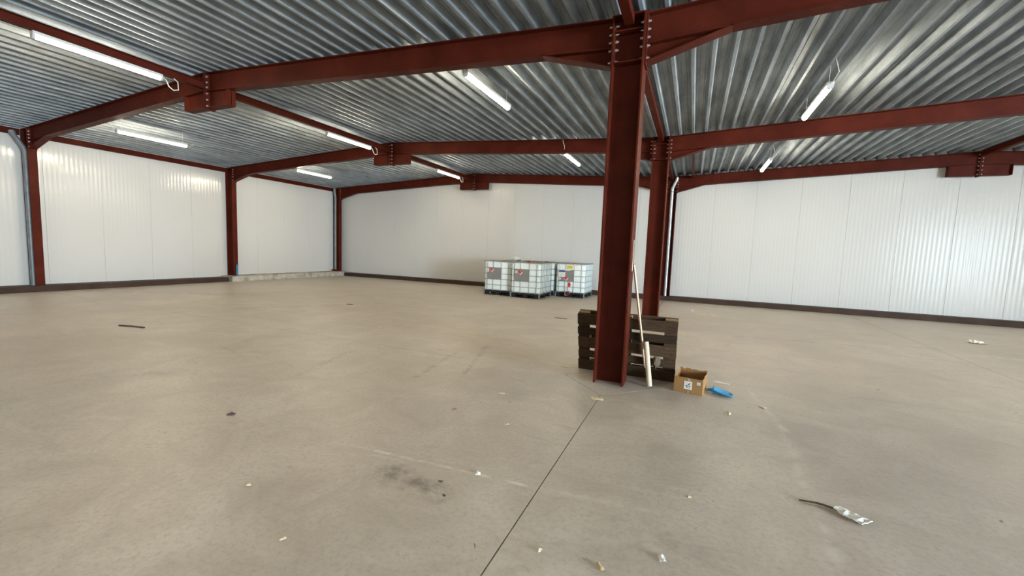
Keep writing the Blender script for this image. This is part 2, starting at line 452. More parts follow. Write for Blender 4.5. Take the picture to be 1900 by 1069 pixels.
# ------------------------------------------------------------------ steel frame
BOLT = MB().tube([(-0.055, 0, 0), (0.055, 0, 0)], 0.011, 6)
BOLT.tube([(-0.034, 0, 0), (-0.018, 0, 0)], 0.017, 6); BOLT.tube([(0.022, 0, 0), (0.038, 0, 0)], 0.017, 6)
BOLT = BOLT.mesh('bolt', M_BOLT)
def column(y, xc, half, flange, z0, label, base=True):
    t = thing('steel_column', (xc, y, z0), label, 'column', 'red steel columns')
    prof = ibeam_profile(2*half, flange, 0.0175, 0.010)
    s = MB(); s.prism([(u-half, a, 0) for a, u in prof], (0, 0, ZT-z0-0.02)); s.obj('shaft', M_RED, t)
    s = MB(); s.rng((-half-0.005, -flange/2, ZT-z0-0.02), (half+0.005, flange/2, ZT-z0-0.006)); s.obj('cap_plate', M_RED, t)
    for zz in (ZH+0.01, ZB+0.16):
        for sg in (-1, 1):
            s = MB(); s.rng((-half+0.018, sg*0.0055, zz-z0), (half-0.018, sg*(flange/2-0.03), zz-z0+0.012)); s.obj('stiffener', M_RED, t)
    if base:
        s = MB(); s.rng((-half-0.02, -flange/2-0.02, 0), (half+0.02, flange/2+0.02, 0.014)); s.obj('base_plate', M_RED, t)
    return t
LCOL = ['red steel column by the left wall, nearest to the camera at left edge',
        'red steel column by the left wall standing at the start of the concrete curb',
        'red steel column in the far left corner of the hall']
CCOL = ['large red steel column in front of the leaning wooden pallet',
        'second free-standing red steel column, behind the big front column',
        'red steel column against the back wall behind a galvanised downpipe']
for i in range(3):
    column(YS[i]-(0.01 if i < 2 else 0.08), XL-0.18, 0.18, 0.175, 0.20 if i else HP, LCOL[i], False)
    column(YS[i], XC, CW, 0.30, HP if i == 2 else 0.0, CCOL[i], i == 1)

def rafter(i, xa, xb, label, ridge=True):
    """half rafter from a column face at xa up to the ridge at xb"""
    y = YS[i] - (0.0 if xa > -10 else (0.01 if i < 2 else 0.04)); sg = 1 if xb > xa else -1; L = abs(xb-xa)
    t = thing('roof_rafter', (xa, y, ZT), label, 'beam', 'red roof rafters')
    dz0 = roof_z(xa)-ZT; rise = roof_z(xb)-roof_z(xa); D = ZT-ZB
    prof = ibeam_profile(D, 0.16, 0.0125, 0.008)
    s = MB(); s.prism([(sg*0.02, a, dz0-D+u-0.004) for a, u in prof], (sg*(L-0.034), 0, rise)); s.obj('beam', M_RED, t)
    hl = 0.86 if abs(xa-XC) < 1 else 0.98                 # knee haunch
    zb0 = dz0-D-0.004; zh = ZH-ZT; zt_ = zb0+rise*hl/L
    s = MB(); s.prism([(sg*0.02, -0.004, zb0), (sg*0.02, -0.004, zh), (sg*hl, -0.004, zt_)], (0, 0.008, 0))
    v0, v1 = (sg*0.02, zh), (sg*hl, zt_)
    s.prism([(v0[0], -0.08, v0[1]), (v1[0], -0.08, v1[1]), (v1[0], -0.08, v1[1]+0.0125), (v0[0], -0.08, v0[1]+0.0125)], (0, 0.16, 0))
    s.obj('haunch', M_RED, t)
    s = MB(); s.rng((0.0, -0.09, zh-0.03), (sg*0.02, 0.09, dz0+0.01)); s.obj('end_plate', M_RED, t)
    for zz in (4.12, 4.035, 3.95, 3.86, 3.73):
        for yy in (-0.055, 0.055):
            link('bolt', BOLT, t, (sg*-0.003, yy, zz-ZT))
    if ridge:                                              # short box haunch and end plate at the ridge
        zr = dz0+rise-D; rl = 0.625
        s = MB(); s.prism([(sg*(L-0.02), -0.004, zr), (sg*(L-rl), -0.004, zr-rise*rl/L), (sg*(L-rl), -0.004, 3.961-ZT), (sg*(L-0.02), -0.004, 3.961-ZT)], (0, 0.008, 0))
        s.rng((sg*(L-rl), -0.08, 3.961-ZT), (sg*(L-0.02), 0.08, 3.961-ZT+0.0125))
        s.rng((sg*(L-rl), -0.08, 3.961-ZT+0.0125), (sg*(L-rl+0.012), 0.08, zr-rise*rl/L-0.001))
        s.obj('ridge_haunch', M_RED, t)
        s = MB(); s.rng((sg*(L-0.02), -0.09, 3.94-ZT), (sg*(L-0.001), 0.09, dz0+rise-0.02)); s.obj('ridge_plate', M_RED, t)
        if sg > 0:
            for zz in (4.52, 4.42, 4.33, 4.22, 4.11, 4.0):
                for yy in (-0.055, 0.055):
                    link('bolt', BOLT, t, (sg*L, yy, zz-ZT))
    return t
nm = ['front', 'second', 'back wall']
for i in range(3):
    rafter(i, XL, XRG, 'red rafter from the left wall column up to the ridge, %s frame' % nm[i])
    rafter(i, XC-CW, XRG, 'red rafter from the middle column leftwards to the ridge, %s frame' % nm[i])
    rafter(i, XC+CW, XR2, 'red rafter from the middle column rising to the right, %s frame' % nm[i])
    if i > 0:
        rafter(i, 2*XR2-XC-CW, XR2, 'red rafter descending beyond the right ridge, %s frame' % nm[i])

def purlin(name, x, zb, y0_, y1_, w, h, label, group, tube=False):
    t = None; s = MB()
    if tube: s.rng((-w/2, 0, 0), (w/2, y1_-y0_, h))
    else: s.prism([(a, 0, u) for a, u in ibeam_profile(h, w, 0.008, 0.006)], (0, y1_-y0_, 0))
    o = s.obj(name, M_RED, None, loc=(x, y0_, zb)); tag(o, label, 'beam', group); return o
PZL = 4.295; PZR = roof_z(XR2)-0.135     # undersides of the two ridge purlins
bay = ['in the bay nearest the camera', 'in the middle bay', 'in the bay by the back wall']
for k in range(3):
    ya = -0.1 if k == 0 else YS[k-1]+0.10; yb = YS[k]-0.10
    purlin('ridge_purlin', XRG, PZL, ya, yb, 0.10, 0.13, 'red ridge purlin under the left roof ridge ' + bay[k], 'ridge purlins')
    purlin('ridge_purlin', XR2, PZR, ya, yb, 0.10, 0.13, 'dark red ridge purlin under the right roof ridge ' + bay[k], 'ridge purlins')
    if k: purlin('eave_purlin', XLW+0.06, 4.03, ya+0.02, yb-0.02, 0.10, 0.15, 'dark red eave beam atop the left wall ' + bay[k], 'eave beams')
    else: purlin('eave_purlin', XLW+0.06, 4.03, ya, yb-0.02, 0.10, 0.15, 'dark red eave beam atop the left wall ' + bay[k], 'eave beams')
    purlin('valley_tie', XC, ZT-0.115, ya-0.06, yb-0.02, 0.10, 0.10, 'slim red tie between middle column tops ' + bay[k], 'valley ties', True)
purlin('roof_strut', -0.17, 4.13, YS[1]+0.10, YS[2]-0.10, 0.06, 0.08, 'thin red strut right of the valley, by the back wall', None, True)

# ------------------------------------------------------------------ downpipes
def pipe(name, pts, r, m_, label, clips):
    t = thing(name, pts[-1], label, 'pipe')
    P0 = Vector(pts[-1]); q = [Vector(p)-P0 for p in pts]
    s = MB(); s.tube(q, r, 14); s.obj('pipe_run', m_, t, smooth=True)
    for z in clips:
        s = MB(); s.tube([(0, 0, z-P0.z-0.015), (0, 0, z-P0.z+0.015)], r*1.12, 14); s.obj('pipe_clip', m_, t, smooth=True)
    s = MB(); d = (q[0]-q[1]).normalized(); s.tube([q[0]-d*0.10, q[0]-d*0.02], r*1.2, 14); s.obj('socket', m_, t, smooth=True)
pipe('rain_downpipe', [(-15.92, 4.78, 4.10), (-15.91, 4.80, 4.02), (-15.88, 4.96, 3.72), (-15.87, 4.985, 3.62), (-15.87, 4.985, HP)], 0.055, M_PIPE,
     'dark grey downpipe beside the left wall column nearest the camera', (3.4, 1.9))
pipe('rain_downpipe', [(-15.92, 15.22, 4.16), (-15.92, 15.23, 4.0), (-15.91, 15.27, 3.72), (-15.91, 15.27, 3.6), (-15.91, 15.27, 0.285)], 0.055, M_PIPE,
     'dark grey downpipe by the column in the far left corner', (2.9, 1.2))
pipe('rain_downpipe', [(-0.66, 15.34, 4.17), (-0.67, 15.35, 4.06), (-0.77, 15.41, 3.84), (-0.785, 15.42, 3.76), (-0.785, 15.42, HP)], 0.055, M_GALV,
     'pale galvanised downpipe on the back wall column at the valley', (3.5, 1.9, 0.5))
s = MB(); s.rng((-0.14, -0.10, 0), (0.13, 0.10, 0.07)); o = s.obj('pipe_boot', M_RED, None, bevel=0.006, loc=(-15.88, 15.24, 0.212))
tag(o, 'small red-brown box at the foot of the far corner downpipe', 'box')

# ------------------------------------------------------------------ lamps
def lamp_proto():
    L = 1.53
    body = MB().rng((-0.046, 0, 0.0), (0.046, L, 0.045)).mesh('housing', M_BODY, bevel=0.006)
    s = MB(); pts = [(-0.035, 0.001), (-0.037, -0.025), (-0.024, -0.046), (0.0, -0.053), (0.024, -0.046), (0.037, -0.025), (0.035, 0.001)]
    s.prism([(x_, 0.03, z_) for x_, z_ in pts], (0, L-0.06, 0)); diff = s.mesh('diffuser', M_GLOW, smooth=True)
    cap = MB().prism([(x_*1.08, 0, z_*1.08) for x_, z_ in pts], (0, 0.03, 0)).mesh('end_cap', M_BODY)
    return L, body, diff, cap
LL, LB, LD, LC = lamp_proto()
def lamp(x, y, z, label, loop=0, group='fluorescent ceiling lamps'):
    t = thing('strip_lamp', (x, y, z), label, 'lamp', group)
    link('housing', LB, t); link('diffuser', LD, t); link('end_cap', LC, t); link('end_cap', LC, t, (0, LL-0.03, 0))
    zr = (PZL if abs(x-XRG) < 0.3 else PZR if abs(x-XR2) < 0.3 else roof_z(x))-0.003-z
    for yy in (0.10, LL-0.10):
        if zr > 0.046:
            s = MB(); s.tube([(0, yy, 0.04), (0.0, yy, zr)], 0.004, 5); s.obj('hanger', M_CABLE, t)
    s = MB()
    if loop: s.tube([(0.0, LL, 0.02), (0.03, LL+0.05, -0.03), (0.04, LL+0.08, -0.12), (0.04, LL+0.15, -0.16), (0.05, LL+0.22, -0.13), (0.04, LL+0.22, 0.0), (0.02, LL+0.17, zr-0.012)], 0.009, 6)
    else: s.tube([(0.0, 0.0, 0.02), (0.02, -0.05, 0.03), (0.05, -0.14, zr*0.4), (0.02, -0.16, zr*0.7), (0.0, -0.14, zr)], 0.007, 6)
    s.obj('cable', M_CABLE, t, smooth=True)
    if not loop:
        s = MB(); s.tube([(0.0, LL, 0.02), (0.0, LL+0.05, -0.02), (-0.03, LL+0.12, 0.03), (-0.06, LL+0.2, 0.08)], 0.007, 6); s.obj('cable', M_CABLE, t, smooth=True)
lamp(-8.395, 2.77, 4.235, 'lit strip lamp under the ridge purlin at upper left, largest in view', 1)
lamp(-8.395, 7.78, 4.235, 'lit strip lamp under the ridge purlin between the front and second frames', 1)
lamp(-8.395, 12.62, 4.235, 'lit strip lamp under the ridge purlin near the back wall', 1)
lamp(-12.68, 5.50, 4.03, 'lit strip lamp near the left wall, above the first bay of white panels')
lamp(-12.69, 10.45, 4.03, 'lit strip lamp near the left wall, in the far left bay')
lamp(-3.12, 5.35, 4.03, 'lit strip lamp just left of the big front column, behind the front rafter')
lamp(-3.13, 10.36, 4.03, 'lit strip lamp left of the big column near the back wall above the tanks')
lamp(1.60, 7.40, 4.03, 'lit strip lamp right of the columns, the largest on the right side')
lamp(1.60, 12.30, 4.03, 'lit strip lamp right of the columns close to the back wall')
out = 'unseen lit strip lamp outside the view, placed for its light'  # unseen lamps, added only to light the hall
for (x, y, z) in ((-12.68, 0.4, 4.03), (-3.12, 0.2, 4.03), (6.79, 5.6, 4.27), (6.79, 10.7, 4.27), (11.1, 5.4, 4.03), (11.1, 10.4, 4.03)):
    lamp(x, y, z, out, 0, 'strip lamps outside the view')
s = MB(); s.tube([(-3.44, 2.2, 4.315), (-3.45, 3.4, 4.29), (-3.44, 4.0, 4.315), (-3.43, 4.84, 4.315)], 0.006, 5)
tag(s.obj('ceiling_cable', M_CABLE), 'thin cable running along a deck rib left of the front column', 'cable')
s = MB(); s.tube([(-3.14, 8.6, 4.30), (-3.14, 8.9, 4.29), (-3.08, 9.2, 4.18), (-3.05, 9.4, 4.12), (-3.10, 9.6, 4.28), (-3.12, 10.0, 4.30)], 0.004, 5)
tag(s.obj('ceiling_cable', M_CABLE), 'thin cable dangling from the deck in front of the second rafter', 'cable')

# ------------------------------------------------------------------ liquid tanks in cages
def rounded_box(x0_, x1_, y0_, y1_, z0_, z1_, r=0.06):
    bm = bmesh.new(); bmesh.ops.create_cube(bm, size=1)
    for v_ in bm.verts:
        v_.co = Vector(((x0_+x1_)/2+v_.co.x*(x1_-x0_), (y0_+y1_)/2+v_.co.y*(y1_-y0_), (z0_+z1_)/2+v_.co.z*(z1_-z0_)))
    bmesh.ops.bevel(bm, geom=bm.edges[:], offset=r, segments=3, affect='EDGES', profile=0.6)
    me = bpy.data.meshes.new('bottle'); bm.to_mesh(me); bm.free(); me.materials.append(M_TANK)
    for p in me.polygons: p.use_smooth = True
    try: me.set_sharp_from_angle(angle=R(50))
    except Exception: pass
    return me
TW, TD, TH = 1.035, 1.20, 1.155
BOT = rounded_box(0.022, TW-0.022, 0.022, TD-0.022, 0.16, TH-0.03)
def vbar():
    return MB().tube([(0, 0, 0.14), (0, 0, TH-0.005)], 0.0085, 6).mesh('cage_bar', M_CAGE, smooth=True)
VB = vbar()
def rung(z, r=0.0095):
    c = 0.05; p = [(c, 0), (TW-c, 0), (TW-0.012, 0.012), (TW, c), (TW, TD-c), (TW-0.012, TD-0.012), (TW-c, TD), (c, TD), (0.012, TD-0.012), (0, TD-c), (0, c), (0.012, 0.012)]
    return MB().tube([(a, b_, z) for a, b_ in p], r, 6, closed=True).mesh('cage_rung', M_CAGE, smooth=True)
RUNGS = [rung(z) for z in (0.17, 0.35, 0.54, 0.73, 0.93)] + [rung(TH-0.008, 0.013)]
def quad(name, pts, m_, parent, lift=-0.003, th=0.0025):
    s = MB(); s.prism([(a, lift, z) for a, z in pts], (0, th, 0)); return s.obj(name, m_, parent)
def rect(x0_, z0_, x1_, z1_): return [(x0_, z0_), (x1_, z0_), (x1_, z1_), (x0_, z1_)]
def tank(x, y, rz, label, kind):
    t = thing('caged_tank', (x, y, 0), label, 'tank', 'caged plastic tanks by the back wall', rz)
    link('bottle', BOT, t)
    for me in RUNGS: link('cage_rung', me, t)
    for fx in (0.13, 0.34, 0.63, 0.88):
        link('cage_bar', VB, t, (fx*TW, 0.004, 0)); link('cage_bar', VB, t, (fx*TW, TD-0.004, 0))
    for fy in (0.10, 0.23, 0.36, 0.50, 0.63, 0.76, 0.89):
        link('cage_bar', VB, t, (0.004, fy*TD, 0)); link('cage_bar', VB, t, (TW-0.004, fy*TD, 0))
    for cx, cy in ((0.02, 0.02), (TW-0.02, 0.02), (0.02, TD-0.02), (TW-0.02, TD-0.02)):
        s = MB(); s.rng((cx-0.02, cy-0.02, 0.001), (cx+0.02, cy+0.02, 0.15)); s.rng((cx-0.035, cy-0.035, 0.14), (cx+0.035, cy+0.035, 0.155)); s.obj('corner_foot', M_CAGE, t)
    # black pallet: deck and three runners with gaps
    s = MB(); s.rng((0.01, 0.01, 0.095), (TW-0.01, TD-0.01, 0.148)); s.obj('pallet_deck', M_BLACK, t, bevel=0.006)
    for cy in (0.08, TD/2, TD-0.08):
        for cx in (0.10, TW/2, TW-0.10):
            s = MB(); s.rng((cx-0.07, cy-0.06, 0.02), (cx+0.07, cy+0.06, 0.095)); s.obj('pallet_block', M_BLACK, t)
        s = MB(); s.rng((0.02, cy-0.06, 0.001), (TW-0.02, cy+0.06, 0.02)); s.obj('pallet_runner', M_BLACK, t)
    s = MB(); s.tube([(TW/2, TD/2, TH-0.04), (TW/2, TD/2, TH+0.012)], 0.085, 18); s.obj('screw_lid', M_REDST if kind != 'plain' else M_BLACK, t, smooth=True)
    for fx in (0.28, 0.72):
        s = MB(); s.tube([(fx*TW, 0.0, TH-0.005), (fx*TW, TD, TH-0.005)], 0.011, 6); s.obj('top_bar', M_CAGE, t)
    if kind == 'plain': return t
    pl = quad('label_plate', rect(0.13*TW, 0.545, 0.635*TW, 0.925), M_PLATE, t, -0.0125, 0.004)
    L = -0.0155
    def diamond(cx, cz, r):
        d = quad('hazard_sticker', [(cx-r, cz), (cx, cz-r), (cx+r, cz), (cx, cz+r)], M_PAPER, t, L, 0.002)
        quad('red_diamond', [(cx-r*1.0, cz+r*0.14), (cx-r*0.12, cz-r*0.66), (cx+r*0.72, cz+r*0.26), (cx, cz+r)], M_REDST, d, L-0.002, 0.002)
        quad('flame_mark', [(cx-0.15*r, cz+0.15*r), (cx+0.12*r, cz+0.1*r), (cx+0.05*r, cz+0.5*r)], M_PAPER, d, L-0.004, 0.002)
    if kind == 'left':
        diamond(0.30*TW, 0.86, 0.085)
        quad('paper_sticker', rect(0.13*TW, 0.78, 0.19*TW, 0.91), M_PAPER, t, L, 0.002)
    elif kind == 'mid':
        diamond(0.34*TW, 0.83, 0.085)
        q = quad('round_sticker', [(0.20*TW+0.042*math.cos(k*math.pi/8), 0.84+0.05*math.sin(k*math.pi/8)) for k in range(16)], M_PAPER, t, L, 0.002)
        quad('sticker_centre', [(0.20*TW+0.016*math.cos(k*math.pi/8), 0.84+0.022*math.sin(k*math.pi/8)) for k in range(16)], M_PLATE, q, L-0.002, 0.002)
    else:
        q = quad('data_sheet', rect(0.10*TW, 0.69, 0.335*TW, 0.935), M_PAPER, t, L-0.002, 0.002)
        quad('navy_header', rect(0.115*TW, 0.855, 0.33*TW, 0.915), M_NAVY, q, L-0.004, 0.002)
        for k in range(3): quad('text_line', rect(0.15*TW, 0.735+0.035*k, 0.27*TW, 0.747+0.035*k), M_BEIGE, q, L-0.004, 0.002)
        quad('paper_strip', rect(0.335*TW, 0.905, 0.50*TW, 0.935), M_PAPER, t, L, 0.002)
        diamond(0.37*TW, 0.645, 0.085)
        quad('beige_sticker', rect(0.12*TW, 0.585, 0.20*TW, 0.66), M_BEIGE, t, L, 0.002)
        q = quad('yellow_sticker', rect(0.385*TW, 0.985, 0.58*TW, 1.085), M_YEL, t, L, 0.002)
        for k in range(2): quad('print_line', rect(0.41*TW, 1.015+0.03*k, 0.55*TW, 1.022+0.03*k), M_PLATE, q, L-0.002, 0.002)
        quad('red_sticker', [(0.49*TW+0.045*math.cos(k*math.pi/8), 0.435+0.085*math.sin(k*math.pi/8)) for k in range(16)], M_REDST, t, L, 0.002)
        vv = MB().tube([(0.47*TW, 0.03, 0.16), (0.47*TW, -0.13, 0.145)], [0.06, 0.05], 12).obj('outlet_valve', M_PLATE, t, smooth=True)
        MB().tube([(0.47*TW, -0.13, 0.145), (0.47*TW, -0.16, 0.142)], 0.075, 12).obj('valve_cap', mat('dark_red_cap', (0.12, 0.02, 0.03), 0.4), vv, smooth=True)
        MB().tube([(0.40*TW, -0.06, 0.20), (0.40*TW, -0.075, 0.06)], 0.045, 10).obj('valve_lever', M_PAPER, vv, smooth=True)
        MB().tube([(0.44*TW, -0.02, 0.35), (0.45*TW, -0.05, 0.24)], 0.01, 6).obj('valve_tie', M_RUST, vv)
    return t
tank(-6.50, 12.78, 0, 'white plastic caged tank at the left of the front row, grey plate with red diamond', 'left')
tank(-5.425, 12.60, 0, 'white plastic caged tank at front row right corner, grey plate with white round sticker', 'mid')
tank(-4.29, 13.90, 0, 'white plastic caged tank with yellow sticker and outlet valve, rightmost of the group', 'valve')
tank(-5.39, 14.02, 0, 'caged white tank hidden behind the front right tank, touching the yellow-stickered one', 'plain')
tank(-6.50, 14.05, 0, 'caged white tank at the rear left of the group, mostly hidden', 'plain')
def lump(name, loc, r, m_, label, cat, sq=(1, 1, 1), seed=0, sub=2, rz=0.0):
    rnd = random.Random(seed); bm = bmesh.new(); bmesh.ops.create_icosphere(bm, subdivisions=sub, radius=r)
    for v_ in bm.verts:
        k = 1+rnd.uniform(-0.33, 0.33); v_.co = Vector((v_.co.x*sq[0]*k, v_.co.y*sq[1]*k, v_.co.z*sq[2]*k))
    zmin = min(v_.co.z for v_ in bm.verts)
    for v_ in bm.verts: v_.co.z -= zmin
    me = bpy.data.meshes.new(name); bm.to_mesh(me); bm.free(); me.materials.append(m_)
    o = link(name, me, None, loc, (0, 0, rz)); tag(o, label, cat); return o
lump('crumpled_cloth', (-5.86, 14.10, TH+0.013), 0.085, M_RAG, 'small white crumpled cloth lying on top of the rear tanks', 'cloth', (1.5, 1.1, 0.95), 3)
s = MB(); s.rng((0, 0, 0), (0.95, 0.10, 0.02)); o = s.obj('flat_board', M_RUST, None, loc=(-5.25, 13.45, TH+0.008)); o.rotation_euler = (0, 0, R(-3))
tag(o, 'red-brown flat board lying on top of the front right tank', 'board')

# ------------------------------------------------------------------ wooden pallet leaning on the front column
tilt = math.atan2(0.20, 0.77)
pal = thing('wooden_pallet', (-1.30, 5.452, 0.0), 'dark weathered wooden pallet standing on edge, leaning behind the front column', 'pallet')
pal.rotation_euler = (tilt, 0, 0)
def pal_box(name, x0_, x1_, z0_, z1_, d0, d1, m_, parent=pal):
    rnd = random.uniform
    s = MB(); s.rng((x0_, d0, z0_), (x1_, d1, z1_))
    s.v = [(a+rnd(-0.004, 0.004), b_+rnd(-0.0015, 0.0015), c_+rnd(-0.003, 0.003) if c_ > 0.01 else c_) for a, b_, c_ in s.v]
    return s.obj(name, m_, parent, bevel=0.003)
zz = 0.0; BZ = []
for w, gp in ((0.145, 0.041), (0.10, 0.041), (0.145, 0.041), (0.10, 0.041), (0.145, 0)):
    BZ.append((zz, zz+w)); zz += w+gp
for a, b_ in BZ: pal_box('deck_board', 0, 1.2, a, b_, 0.0, 0.022, M_WOOD_OLD)
for xa, xb in ((0, 0.145), (0.5275, 0.6725), (1.055, 1.2)):
    pal_box('cross_board', xa, xb, 0, 0.8, 0.0225, 0.0445, M_WOOD_OLD)
    for za, zb in ((0, 0.10), (0.3275, 0.4725), (0.70, 0.80)):
        pal_box('block', xa, xb, za, zb, 0.045, 0.122, M_WOOD_BLK)
for za, zb in ((0, 0.10), (0.3275, 0.4725), (0.70, 0.80)):
    pal_box('base_board', 0, 1.2, za, zb, 0.1225, 0.144, M_WOOD_OLD)

# lath, tube, rag, box, scoop
def bar_between(name, a, b_, w, th, m_, label, cat, twist=-35):
    a, b_ = Vector(a), Vector(b_); d = (b_-a); L = d.length
    s = MB(); s.box((0, 0, L/2), (w, th, L), Matrix.Rotation(R(twist), 3, 'Z')); o = s.obj(name, m_, None, bevel=0.002, loc=a)
    o.rotation_mode = 'QUATERNION'; o.rotation_quaternion = d.to_track_quat('Z', 'Y'); tag(o, label, cat); return o
bar_between('wooden_lath', (-0.448, 5.372, 0.165), (-0.618, 5.05, 1.44), 0.040, 0.018, M_LATH, 'long thin pale wooden lath leaning against the front column', 'lath')
bar_between('wooden_lath', (-0.632, 5.015, 1.36), (-0.628, 5.0, 1.72), 0.012, 0.008, M_LATH, 'short thin pale splinter upright at the edge of the front column', 'lath')
tb = thing('cardboard_tube', (-0.36, 5.105, 0.0), 'pale short cardboard tube leaning on the pallet, in front of the lath', 'tube')
a, b_ = Vector((0, 0, 0.008)), Vector((-0.085, 0.168, 0.50)); d = b_-a
s = MB(); nn_ = 18; s.tube([a, b_], 0.031, nn_, cap=False); s.tube([b_, a], 0.026, nn_, cap=False)
ax = d.normalized(); s.tube([b_, b_-ax*0.002], [0.031, 0.026], nn_, cap=False); s.tube([b_-ax*0.03, b_-ax*0.031], 0.026, nn_)
s.obj('tube_wall', M_TUBE, tb, smooth=True)
for k in (0.52, 0.86):
    s = MB(); s.tube([a+d*k, a+d*(k+0.012)], 0.0322, nn_); s.obj('tape_band', M_TUBEBAND, tb, smooth=True)
lump('crumpled_rag', (-0.318, 5.335, 0.17), 0.055, plain('grey_brown_rag', (0.13, 0.095, 0.06), 0.9, 0.4, 30), 'small grey-brown rag caught between the pallet boards beside the tube', 'rag', (0.8, 0.5, 1.3), 5, 2, 0.3)

bx = thing('cardboard_box', (-0.095, 5.115, 0.0), 'open brown cardboard box with torn rim beside the pallet', 'box', rz=R(-8.5))
BW, BD, BH, th = 0.304, 0.365, 0.178, 0.005
def box_side(name, p0, p1, inward, amp, seed, hh=BH):
    rnd = random.Random(seed); N = 16; s = MB(); inward = Vector(inward)*th; vs = []
    for i in range(N+1):
        f = i/N; p = Vector(p0).lerp(Vector(p1), f); z = hh+rnd.uniform(-amp, amp)*(0 if i in (0, N) else 1)
        vs += [(p.x, p.y, 0.001), (p.x, p.y, z), (p.x+inward.x, p.y+inward.y, z), (p.x+inward.x, p.y+inward.y, 0.001)]
    for i in range(N):
        q = i*4
        for k in range(4): s.add([], [])
        s.f += [(q+k, q+(k+1) % 4, q+4+(k+1) % 4, q+4+k) for k in range(4)]; s.mi += [0, 1, 0, 0]
    s.v = [tuple(v_) for v_ in vs]; s.f += [(0, 1, 2, 3), (N*4+3, N*4+2, N*4+1, N*4)]; s.mi += [1, 1]
    return s.obj(name, [M_BOX, M_BOXCUT], bx)
box_side('front_panel', (0, 0, 0), (BW, 0, 0), (0, 1, 0), 0.005, 1)
box_side('back_panel', (0, BD, 0), (BW, BD, 0), (0, -1, 0), 0.010, 2, BH+0.022)
box_side('side_panel', (0, th, 0), (0, BD-th, 0), (1, 0, 0), 0.009, 3, BH+0.01)
box_side('side_panel', (BW, th, 0), (BW, BD-th, 0), (-1, 0, 0), 0.010, 4, BH+0.008)
s = MB(); s.rng((th, th, 0.001), (BW-th, BD-th, 0.006)); s.obj('bottom_panel', M_BOX, bx)
st = quad('white_label', rect(0.108, 0.048, 0.192, 0.142), M_PAPER, bx, -0.0022, 0.0018)
for pts in ([(0.150, 0.098), (0.178, 0.118), (0.170, 0.124), (0.146, 0.104)], rect(0.128, 0.082, 0.142, 0.096), rect(0.146, 0.078, 0.154, 0.088), rect(0.158, 0.084, 0.176, 0.092), rect(0.134, 0.066, 0.146, 0.074), rect(0.16, 0.064, 0.172, 0.070), rect(0.126, 0.122, 0.136, 0.126), rect(0.158, 0.104, 0.166, 0.110)):
    quad('print_mark', pts, M_INK, st, -0.0034, 0.0012)
st = quad('white_label', rect(0.240, 0.116, 0.278, 0.148), M_PAPER, bx, -0.0022, 0.0018)
quad('print_mark', rect(0.248, 0.128, 0.270, 0.136), M_PLATE, st, -0.0034, 0.0012)
quad('tape_piece', rect(0.146, 0.146, 0.172, 0.176), M_TAN, bx, -0.0022, 0.0018)
quad('tape_piece', rect(0.150, 0.002, 0.160, 0.030), M_TAN, bx, -0.0022, 0.0018)

sc = thing('blue_scoop', (0.282, 5.262, 0.0), 'blue plastic hand scoop lying on the floor beside the cardboard box', 'scoop', rz=R(-6))
s = MB(); NX, NY = 12, 10; vs = []
for i in range(NX+1):
    f = i/NX; xx = 0.035+0.205*f
    hw = 0.050+0.030*math.sin(min(1, f*1.6)*math.pi/2) if f < 0.72 else 0.08*math.sqrt(max(0.02, 1-((f-0.72)/0.29)**2))
    for j in range(NY+1):
        g = 2*j/NY-1; z = 0.006+0.052*(abs(g)**2.2)*(1-0.75*f)+0.030*max(0, 0.3-f)
        vs.append((xx, hw*g, z))
fs = [(i*(NY+1)+j, i*(NY+1)+j+1, (i+1)*(NY+1)+j+1, (i+1)*(NY+1)+j) for i in range(NX) for j in range(NY)]
s.add(vs, fs); o = s.obj('blade', M_BLUE, sc, smooth=True)
md = o.modifiers.new('thickness', 'SOLIDIFY'); md.thickness = 0.004; md.offset = 1
s = MB(); vs = []
for i in range(NY+1):
    g = 2*i/NY-1; vs += [(0.036, 0.05*g, 0.004), (0.036, 0.05*g, 0.020+0.055*(1-abs(g)**2.2)*0.4+0.048*abs(g)**2.2)]
s.add(vs, [(2*i, 2*i+2, 2*i+3, 2*i+1) for i in range(NY)]); o = s.obj('back_wall', M_BLUE, sc, smooth=True)
md = o.modifiers.new('thickness', 'SOLIDIFY'); md.thickness = 0.004
s = MB(); s.tube([(0.045, 0, 0.036), (0.01, 0.002, 0.036), (-0.012, 0.004, 0.032), (-0.03, 0.006, 0.026)], [0.026, 0.018, 0.014, 0.013], 10); s.obj('handle', M_BLUE, sc, smooth=True)

# blue tube on the curb
s = MB(); s.tube([(0, 0, 0), (0, 0, 0.05), (0, 0, 0.30), (0, 0, 0.36), (0, 0, 0.40)], [0.034, 0.036, 0.034, 0.026, 0.020], 12)
tag(s.obj('blue_tube', M_BLUE2, None, smooth=True, loc=(-15.69, 10.285, 0.212)), 'narrow blue upright tube standing on the curb against the column', 'tube')

